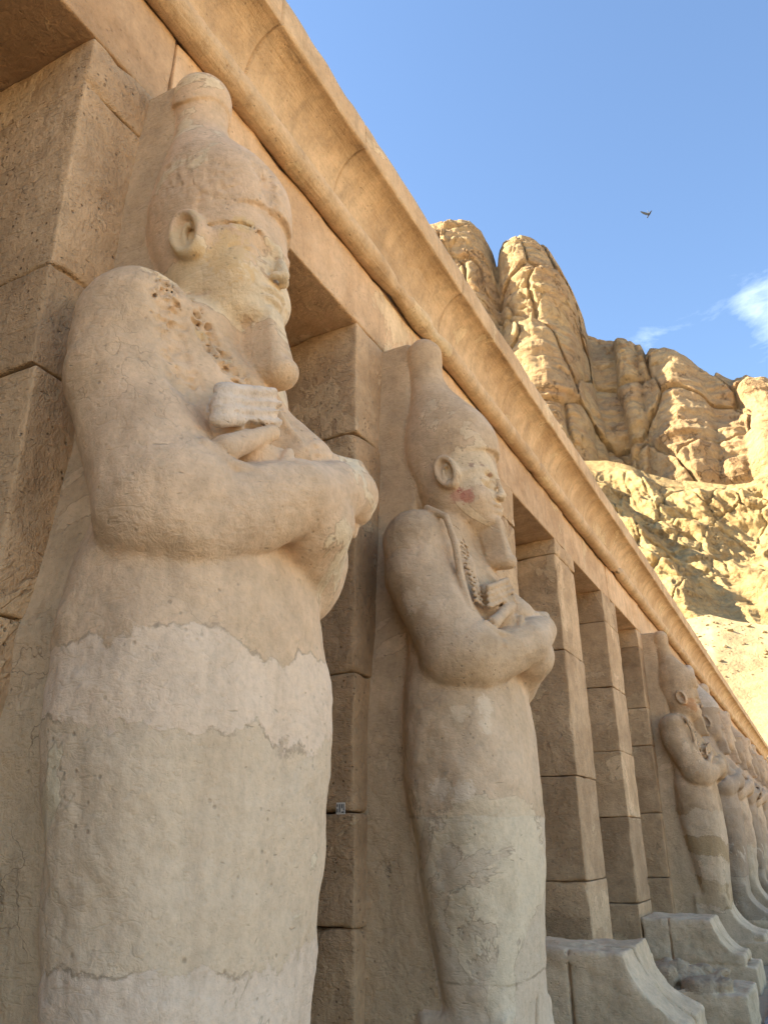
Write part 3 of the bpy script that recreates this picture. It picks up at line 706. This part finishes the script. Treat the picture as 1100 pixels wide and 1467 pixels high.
# remains of fallen statues: feet and plinths still in front of their pillars
def feet_field(top, x_end, seed, split, lo_y=-.42, hi_y=.42):
    F = Field((-.03, -.5, -.03), (1.34, .5, 1.05), .016)
    bx = box((0.0, -.415, .285), (x_end, .415, top), .045)
    F.add(lambda x, y, z: np.maximum(bx(x, y, z), .50-np.sqrt((x-(.88+.50*.82))**2+(z-(top+.07))**2)*1.0), (0, -.42, .28), (x_end, .42, top), 0, 'feet')
    F.add(box((.3, -.415, .285), (x_end, .415, .40), .03), (.3, -.41, .28), (x_end, .41, .4), .03, 'feet')
    F.cut(box((split-.008, -.5, .2), (split+.008, -.37, top+.1), .004), (split-.02, -.5, .2), (split+.02, -.36, top+.1), .01)
    F.cut(box((.55, -.012, .30), (1.3, .012, top+.1), .004), (.5, -.02, .3), (1.3, .02, 1), .02)
    F.add(box((-.03, -.415, -.03), (1.23, .415, .28), .02), (-.03, -.42, -.03), (1.26, .42, .28), 0, 'plinth')
    F.rough([(.016, .3), (.010, .12), (.006, .06), (.003, .035)], seed)
    for s in (0, -1): F.F[s] = 9; F.F[:, s] = 9; F.F[:, :, s] = 9
    return F
def base_thing(parts, y, mat, label, pm=None):
    r = empty('broken_statue_base', (0, y, 0)); tag(r, label, 'statue base', 'bases of fallen statues')
    for nm, (V, Q, N) in parts.items(): mesh_obj(nm, V, Q, pm if (pm and nm == 'plinth') else mat, r, normals=N)
    return r
base_thing(feet_field(.905, 1.17, 21, .40).mesh(), PY[2]+.42, M_ped, 'smooth grey block of broken feet just right of the second statue')
base_thing(feet_field(.75, 1.12, 22, .32).mesh(), PY[4]+.42, M_ped, 'grey repaired feet block with pale end, in front of the third statue')
F = Field((-.03, -.5, -.03), (1.42, .5, .9), .016)
F.add(box((.2, -.44, -.03), (1.33, .44, .345), .02), (.2, -.44, -.03), (1.33, .44, .345), 0, 'plinth')
r3 = np.random.RandomState(8)
for i in range(26):
    x = .12+1.0*r3.rand(); y = -.32+.6*r3.rand(); z = .36+.10*r3.rand()*(1.25-x); EL(F, (x, y, z), (.10+.09*r3.rand(), .10+.05*r3.rand(), .06+.06*r3.rand()), .03, 'rubble', rot=r3.rand())
F.rough([(.018, .3), (.014, .12), (.009, .06), (.004, .035)], 31)
for s in (0, -1): F.F[s] = 9; F.F[:, s] = 9; F.F[:, :, s] = 9
base_thing(F.mesh(), PY[3]+.42, M_rub, 'low rubble-topped plinth between the two grey feet blocks', pm=M_ped)

# ------------------------------------------------------------------ ground and boardwalk
def sand_mat(name, c0, c1, sc=1.0, bump=.4):
    m = mat_new(name); b = NB(m); P = b.n('ShaderNodeTexCoord').outputs['Object']
    n1 = b.noise(P, .25*sc, 6, .6, .3); n2 = b.noise(P, 3*sc, 6, .7); n3 = b.noise(P, 30*sc, 4, .7)
    c = b.mix(b.step(n1, .35, .65), c0, c1); c = b.mix(.4, c, b.ramp(n2, [(.3, .7), (.5, 1.0), (.7, 1.2)]), 'MULTIPLY')
    H = b.m('ADD', n2, b.m('MULTIPLY', n3, .2)); bp = b.n('ShaderNodeBump'); bp.inputs['Strength'].default_value = bump; bp.inputs['Distance'].default_value = .05/sc; b.l(H, bp.inputs['Height'])
    bs = b.n('ShaderNodeBsdfPrincipled'); b.l(c, bs.inputs['Base Color']); bs.inputs['Roughness'].default_value = .95; b.l(bp.outputs[0], bs.inputs['Normal'])
    o = b.n('ShaderNodeOutputMaterial'); b.l(bs.outputs[0], o.inputs[0]); return m
M_gr = sand_mat('terrace_sand', (.66, .475, .265), (.60, .43, .235))
g = mesh_obj('ground', [(-1500, -1500, 0), (1500, -1500, 0), (1500, 1500, 0), (-1500, 1500, 0)], [(0, 1, 2, 3)], M_gr, smooth=False); tag(g, kind='structure')
g2 = mesh_obj('bounce_dimming_sheet', [(-30, -60, .004), (11, -60, .004), (11, 70, .004), (-30, 70, .004)], [(0, 1, 2, 3)], sand_mat('shade_brown_ground', (.44, .33, .205), (.38, .285, .175), 2), smooth=False); tag(g2, kind='structure')  # added brown sheet over the sand, dims light bounced up near the facade
M_wd = mat_new('grey_weathered_boards'); b = NB(M_wd); P = b.n('ShaderNodeTexCoord').outputs['Object']
gw = b.noise(P, 6, 5, .6, sc=(.25, 6, 1)); gi = b.noise(P, 3.4, 0, .5, sc=(.01, 1, 1)); c = b.mix(gw, (.15, .145, .14), (.28, .27, .26)); c = b.mix(.5, c, b.ramp(gi, [(.3, .7), (.7, 1.2)]), 'MULTIPLY')
bp = b.n('ShaderNodeBump'); bp.inputs['Strength'].default_value = .4; bp.inputs['Distance'].default_value = .01; b.l(gw, bp.inputs['Height'])
bs = b.n('ShaderNodeBsdfPrincipled'); b.l(c, bs.inputs['Base Color']); bs.inputs['Roughness'].default_value = .8; b.l(bp.outputs[0], bs.inputs['Normal']); o = b.n('ShaderNodeOutputMaterial'); b.l(bs.outputs[0], o.inputs[0])
L = []; y = -6.0; i = 0
while y < 46:
    L.append(block_arrays((1.36+rng.rand()*.015, y, .015), (6.4, y+.135, .045), 700+i % 9, r=.003, chip=.003, step=.6, amp=.001)); y += .150; i += 1  # boards widened away from the facade to darken light bounced from below
V, Q = join_arrays(L); tag(mesh_obj('boardwalk', V, Q, M_wd), kind='structure')

# ------------------------------------------------------------------ cliffs behind the temple
E3 = np.array(EYE)
def elev_line(pts):
    a = []
    for p in pts:
        d_ = pdir(*p); a.append((math.degrees(math.atan2(d_[0], d_[1])), math.degrees(math.asin(d_[2]))))
    a.sort(); a = np.array(a); return lambda az: np.interp(az, a[:, 0], a[:, 1])
sky_l = elev_line([(420, 330), (520, 345), (580, 352), (622, 338), (645, 330), (672, 332), (690, 345), (706, 372), (713, 395), (716, 372), (722, 362), (740, 357), (765, 362), (786, 377), (805, 402), (822, 432), (836, 462), (842, 488), (860, 488), (885, 489), (905, 498), (920, 510), (928, 528), (933, 518), (960, 521), (985, 526), (1005, 537), (1018, 549), (1030, 551), (1050, 560), (1075, 566), (1100, 573), (1150, 600), (1250, 640), (1400, 690)])
led_l = elev_line([(560, 640), (700, 655), (800, 662), (835, 663), (870, 664), (905, 672), (930, 682), (960, 690), (1000, 694), (1040, 698), (1075, 696), (1088, 688), (1100, 684), (1200, 690), (1400, 700)])
bas_l = elev_line([(800, 880), (940, 908), (985, 912), (1020, 905), (1060, 916), (1100, 922), (1200, 930), (1400, 935)])
def az_of(px, py): d_ = pdir(px, py); return math.degrees(math.atan2(d_[0], d_[1]))
def sheet(name, az, tt, Rf, Ef, mat, relief, kind='structure'):
    A2, T2 = np.meshgrid(az, tt, indexing='ij'); el = np.radians(Ef(A2, T2)); R = Rf(A2, T2)
    ar = np.radians(A2); P = np.stack([E3[0]+R*np.sin(ar), E3[1]+R*np.cos(ar), E3[2]+R*np.tan(el)], -1)
    nr = np.stack([-np.sin(ar), -np.cos(ar), .25+0*ar], -1)
    P = P+nr*relief(P, A2, T2)[..., None]
    I = np.arange(A2.size).reshape(A2.shape); Q = np.stack([I[:-1, :-1], I[1:, :-1], I[1:, 1:], I[:-1, 1:]], -1).reshape(-1, 4)
    o = mesh_obj(name, P.reshape(-1, 3), Q, mat, smooth=True); tag(o, kind=kind); return o
def fbm(P, sc, seed, n=5, g=.5, ridged=False):
    o = 0; a = 1; tot = 0
    for i in range(n):
        v = noise_at(P, sc/2**i, seed+i); v = 1-2*np.abs(v) if ridged else v; o = o+a*v; tot += a; a *= g
    return o/tot
def worley(P, seed):
    r = np.random.RandomState(seed); N = 32; J = r.rand(N, N, N, 3).astype(np.float32); W = r.rand(N, N, N).astype(np.float32)*2-1
    p = P.reshape(-1, 3)+500.0; i0 = np.floor(p).astype(int); f1 = np.full(len(p), 9.0); f2 = f1.copy(); val = np.zeros(len(p))
    for dx in (-1, 0, 1):
        for dy in (-1, 0, 1):
            for dz in (-1, 0, 1):
                c = i0+np.array([dx, dy, dz]); m = c % N; d = np.sqrt(((c+J[m[:, 0], m[:, 1], m[:, 2]]-p)**2).sum(1)); wv = W[m[:, 0], m[:, 1], m[:, 2]]
                nb = d < f1; f2 = np.where(nb, f1, np.minimum(f2, d)); val = np.where(nb, wv, val); f1 = np.where(nb, d, f1)
    return f1.reshape(P.shape[:-1]), f2.reshape(P.shape[:-1]), val.reshape(P.shape[:-1])
def fracture(P, sc, seed, amp, crack, wd=.08):
    q = P+sc[0]*.16*np.stack([noise_at(P, sc[0]*.6, seed+k) for k in (1, 2, 3)], -1)
    f1, f2, v = worley(q/np.array(sc), seed); return amp*v-crack*np.exp(-((f2-f1)/wd)**2)
def rock_mat(name, c0, c1, c2, sc=.1, bump=1.0, strat=.4):
    m = mat_new(name); b = NB(m); P = b.n('ShaderNodeTexCoord').outputs['Object']
    n1 = b.noise(P, sc, 6, .6, .4); n2 = b.noise(P, sc*6, 7, .7, .3); n3 = b.noise(P, sc*2, 5, .6, .6, sc=(1, 1, 4)); n4 = b.noise(P, sc*30, 4, .7)
    c = b.mix(b.step(n1, .35, .62), c0, c1); c = b.mix(b.m('MULTIPLY', b.step(n3, .52, .68), strat), c, c2)
    c = b.mix(.6, c, b.ramp(n2, [(.3, .55), (.5, 1.0), (.7, 1.3)]), 'MULTIPLY')
    vr = b.n('ShaderNodeTexVoronoi', feature='DISTANCE_TO_EDGE'); vr.inputs['Scale'].default_value = sc*2.2
    wv = b.n('ShaderNodeTexNoise'); wv.inputs['Scale'].default_value = sc*3; wv.inputs['Detail'].default_value = 6; b.l(P, wv.inputs['Vector'])
    ad = b.n('ShaderNodeVectorMath', operation='MULTIPLY_ADD'); b.l(wv.outputs['Color'], ad.inputs[0]); ad.inputs[1].default_value = (9, 9, 9); b.l(P, ad.inputs[2]); b.l(ad.outputs[0], vr.inputs['Vector'])
    ck = b.m('MULTIPLY', b.step(vr.outputs['Distance'], .03, .0), b.step(n1, .50, .6)); c = b.mix(b.m('MULTIPLY', ck, .25), c, tuple(v*.35 for v in c2))
    H = b.m('ADD', b.m('MULTIPLY', n2, 1.0), b.m('MULTIPLY', n4, .35)); H = b.m('SUBTRACT', H, b.m('MULTIPLY', ck, .6))
    bp = b.n('ShaderNodeBump'); bp.inputs['Strength'].default_value = bump; bp.inputs['Distance'].default_value = .12/sc; b.l(H, bp.inputs['Height'])
    bs = b.n('ShaderNodeBsdfPrincipled'); b.l(c, bs.inputs['Base Color']); bs.inputs['Roughness'].default_value = .95; bs.inputs['Specular IOR Level'].default_value = .1; b.l(bp.outputs[0], bs.inputs['Normal'])
    o = b.n('ShaderNodeOutputMaterial'); b.l(bs.outputs[0], o.inputs[0]); return m
M_cl = rock_mat('cliff_limestone', (.47, .345, .19), (.41, .28, .155), (.32, .19, .11), .10)
M_lo = rock_mat('eroded_slope_limestone', (.45, .335, .165), (.40, .285, .14), (.32, .22, .12), .2)
M_tl = rock_mat('pale_talus', (.43, .33, .185), (.40, .305, .165), (.34, .25, .14), .12, bump=.35, strat=.3)
lobes = [(az_of(600, 420), 5.0, 9), (az_of(668, 420), 3.3, 8), (az_of(770, 470), 3.6, 10), (az_of(822, 520), 1.7, 3), (az_of(880, 600), 2.0, 0), (az_of(905, 545), .9, 4), (az_of(975, 600), 2.6, 7), (az_of(1050, 620), 2.3, 5), (az_of(1130, 640), 3, 9), (az_of(1250, 640), 5, 7), (az_of(450, 440), 7, 8)]
def rel_up(P, A2, T2):
    wob = .5*noise_at(P, 14, 5)+.2*noise_at(P, 5, 6); a_ = A2+wob; o = np.full(A2.shape, -2.0)
    for c, w_, dp in lobes:
        q = 1-((a_-c)/w_)**2; o = np.maximum(o, np.where(q > 0, dp*np.maximum(q, 0)**.42, -9))
    fade = np.clip((1-T2)*8, 0, 1)**.5
    o = (o+2.0*fbm(P, 16, 11, 3)+1.3*fbm(P*np.array([1, 1, .22]), 6, 15, 4, ridged=True)*np.clip(.5+1.2*noise_at(P, 20, 77), 0, 1)+.7*fbm(P*np.array([.4, .4, 1.6]), 5.0, 21, 4)+fracture(P, (13, 13, 34), 61, 1.2, 1.5, .028)+.55*noise_at(P*np.array([.06, .06, 1]), 2.2, 83)+.35*noise_at(P*np.array([.1, .1, 1]), .9, 84)+fracture(P, (3.2, 3.2, 6.0), 67, .22, .40, .06)*np.clip(.4+noise_at(P, 15, 79)*1.5, 0, 1)+.5*fbm(P, 2.5, 27, 3, ridged=True)*np.clip(noise_at(P, 12, 78)*2, 0, 1))
    return o*(.25+.75*fade)
azs = np.linspace(-42, 16, 620); tt = np.linspace(-.45, 1, 400)
sheet('cliff', azs, tt, lambda a_, t: 140+16*np.clip(t, 0, 1)**1.2+16*np.clip(t-.82, 0, 1)/.18*.6, lambda a_, t: led_l(a_)+(sky_l(a_)-led_l(a_))*t, M_cl, rel_up)
def rel_lo(P, A2, T2):
    q = P.copy(); q[..., 0] = P[..., 0]+P[..., 2]*.55; w1 = 2.0*noise_at(P, 9, 30)[..., None]*np.array([1, 1, 0]); q = q+w1
    fade = np.clip((1-T2)*7, 0.2, 1)*np.clip(.35+T2*4, .12, 1)
    g = fbm(q*np.array([1, 1, .16]), 11, 31, 3, ridged=True); g2 = fbm(q*np.array([1, 1, .2]), 3.4, 35, 4, ridged=True, g=.6)
    lg = fbm(P*np.array([.25, .25, 1.2]), 3.5, 38, 3, ridged=True)
    mk = np.clip(.55+1.1*noise_at(P, 12, 44), .15, 1)
    return fade*(4.2*g+mk*1.7*g2+.7*lg+.35*fbm(P*np.array([1, 1, .5]), 1.3, 41, 3, ridged=True)+mk*fracture(P, (4, 4, 10), 71, .5, .6, .05))
def lo_el(a_, t):
    tc_ = np.clip(t, 0, 1); e = bas_l(a_)+(led_l(a_)-bas_l(a_))*tc_+np.clip(t, -1, 0)*8; return e-np.clip(t-1, 0, 1)*4
tt2 = np.concatenate([np.linspace(-.5, 1, 330), np.linspace(1.02, 1.25, 12)])
sheet('rock_slope', np.linspace(-30, 16, 560), tt2, lambda a_, t: 90+28*np.clip(t, 0, 1)+12*np.clip(-t, 0, 1)+np.clip(t-1, 0, 1)*90, lo_el, M_lo, rel_lo)
def rel_t(P, A2, T2): return .9*fbm(P, 18, 51, 4)+.22*fbm(P, 2.5, 55, 4)+.35*np.clip(fbm(P*np.array([.2, .2, 1.5]), 3.0, 58, 3, ridged=True)-.45, 0, 1)*np.clip(noise_at(P, 9, 59)*2, 0, 1)
talus = sheet('talus_hill', np.linspace(-40, 22, 420), np.linspace(0, 1, 200), lambda a_, t: 46+38*t, lambda a_, t: -2.2+(bas_l(a_)+1.2+2.2)*t, M_tl, rel_t)
# loose stones lying on the pale slope, gathered in bands and below the rock
M_bo = rock_mat('loose_stone', (.40, .30, .17), (.34, .25, .14), (.25, .17, .1), .8)
bmx = bmesh.new(); bmesh.ops.create_icosphere(bmx, subdivisions=1, radius=1); ico = np.array([v.co[:] for v in bmx.verts]); icf = np.array([[v.index for v in f.verts] for f in bmx.faces]); bmx.free()
tv = np.zeros(len(talus.data.vertices)*3); talus.data.vertices.foreach_get('co', tv); tv = tv.reshape(-1, 3)
r5 = np.random.RandomState(12); pick = r5.choice(len(tv), 5200, replace=False); cand = tv[pick]
dens = np.clip(noise_at(cand*np.array([.25, .25, 1]), 3.2, 91)*1.6, 0, 1)+np.clip((cand[:, 2]-15.5)/4, 0, 1)*.8
cand = cand[r5.rand(len(cand)) < dens*.75]
Vs, Fs = [], []
for i, p in enumerate(cand):
    sz = .07+.22*r5.rand()**4; V = ico*(sz*np.array([1+.6*r5.rand(), 1+.4*r5.rand(), .6+.3*r5.rand()]))*(1+.3*r5.randn(len(ico), 1)*.5); a_ = r5.rand()*6.28
    V = V@np.array([[math.cos(a_), -math.sin(a_), 0], [math.sin(a_), math.cos(a_), 0], [0, 0, 1]])+p; Fs.append(icf+len(Vs)*len(ico)); Vs.append(V)
tag(mesh_obj('loose_stones', np.concatenate(Vs), np.concatenate(Fs), M_bo, smooth=False), 'scattered loose stones lying on the pale slope', None, kind='stuff')

# ------------------------------------------------------------------ bird
def dark_mat(name, c, r=.7):
    m = mat_new(name); b = NB(m); P = b.n('ShaderNodeTexCoord').outputs['Object']; n = b.noise(P, 20, 3)
    cc = b.mix(n, tuple(v*.7 for v in c), c); bs = b.n('ShaderNodeBsdfPrincipled'); b.l(cc, bs.inputs['Base Color']); bs.inputs['Roughness'].default_value = r
    o = b.n('ShaderNodeOutputMaterial'); b.l(bs.outputs[0], o.inputs[0]); return m
M_bd = dark_mat('dark_feathers', (.03, .04, .06)); M_bw = dark_mat('wing_feathers', (.06, .08, .10))
bird = empty('bird', tuple(E3+pdir(929, 306)*22.0)); tag(bird, 'small dark bird in flight against the blue sky', 'bird')
R_, U_, Fw = right, -down, fwd
def bl(x, y, z): return tuple(R_*x+U_*y+Fw*z)
def loft_tube(pts, rads, name, mat, parent, flat=.6):
    V, Fc = [], []; n = 10
    for (p, r) in zip(pts, rads):
        for i in range(n):
            a_ = i/n*2*math.pi; V.append(Vector(bl(*p))+R_*(math.cos(a_)*r)*.9-U_*(math.cos(a_)*r)*.5+Fw*(math.sin(a_)*r*flat))
    for k in range(len(pts)-1):
        for i in range(n): Fc.append((k*n+i, k*n+(i+1) % n, (k+1)*n+(i+1) % n, (k+1)*n+i))
    Fc.append(tuple(range(n))[::-1]); Fc.append(tuple(range((len(pts)-1)*n, len(pts)*n)))
    return mesh_obj(name, V, Fc, mat, parent)
loft_tube([(.085, .085, 0), (.062, .07, 0), (.05, .052, 0), (.03, .015, 0), (.0, -.03, 0), (-.02, -.065, 0), (-.033, -.095, 0)], [.003, .012, .015, .022, .020, .012, .016], 'body', M_bd, bird)
def wing(pts, name, th=.004):
    V = [Vector(bl(*p)) for p in pts]; n = len(V); V = V+[v+Fw*th+U_*.001 for v in V]
    Fc = [tuple(range(n)), tuple(range(2*n-1, n-1, -1))]+[(i, i+n, (i+1) % n+n, (i+1) % n) for i in range(n)]
    return mesh_obj(name, V, Fc, M_bw, bird, smooth=False)
wing([(.02, .012, 0), (-.10, .028, -.04), (-.20, .035, -.08), (-.238, .03, -.10), (-.225, .010, -.09), (-.16, -.022, -.06), (-.08, -.04, -.03), (-.005, -.035, 0)], 'wing')
wing([(.035, .02, .01), (.028, .06, .06), (.022, .12, .12), (.012, .15, .15), (.010, .11, .12), (.012, .05, .06), (.015, .0, .01)], 'wing')

# ------------------------------------------------------------------ small printed tag fixed to the second pillar's side
M_pp = mat_new('white_card'); b = NB(M_pp); bs = b.n('ShaderNodeBsdfPrincipled'); P = b.n('ShaderNodeTexCoord').outputs['Object']; c = b.mix(b.noise(P, 40, 3), (.62, .58, .50), (.72, .68, .6)); b.l(c, bs.inputs['Base Color']); bs.inputs['Roughness'].default_value = .7; o = b.n('ShaderNodeOutputMaterial'); b.l(bs.outputs[0], o.inputs[0])
M_ink = dark_mat('black_ink', (.03, .03, .03))
tg = empty('inventory_tag', (-.085, PY[1]-.004, 1.79)); tag(tg, 'small white numbered tag stuck on the dark side of the second pillar', 'tag')
V, Q = block_arrays((-.027, -.004, -.030), (.027, .0, .030), 5, r=.001, chip=0, step=.05, amp=0); mesh_obj('card', V, Q, M_pp, tg)
L = []
for (x0, z0, x1, z1) in ((-.022, .008, -.016, .022), (-.022, -.02, -.016, -.002), (-.008, -.02, -.002, .022), (.006, .0, .012, .022), (.006, -.022, .022, -.016), (.017, -.01, .022, .022)):
    L.append(block_arrays((x0, -.0055, z0), (x1, -.0042, z1), 6, r=.0004, chip=0, step=.05, amp=0))
V, Q = join_arrays(L); mesh_obj('mark', V, Q, M_ink, tg)
print('scene built, verts', sum(len(o.data.vertices) for o in bpy.data.objects if o.type == 'MESH'))
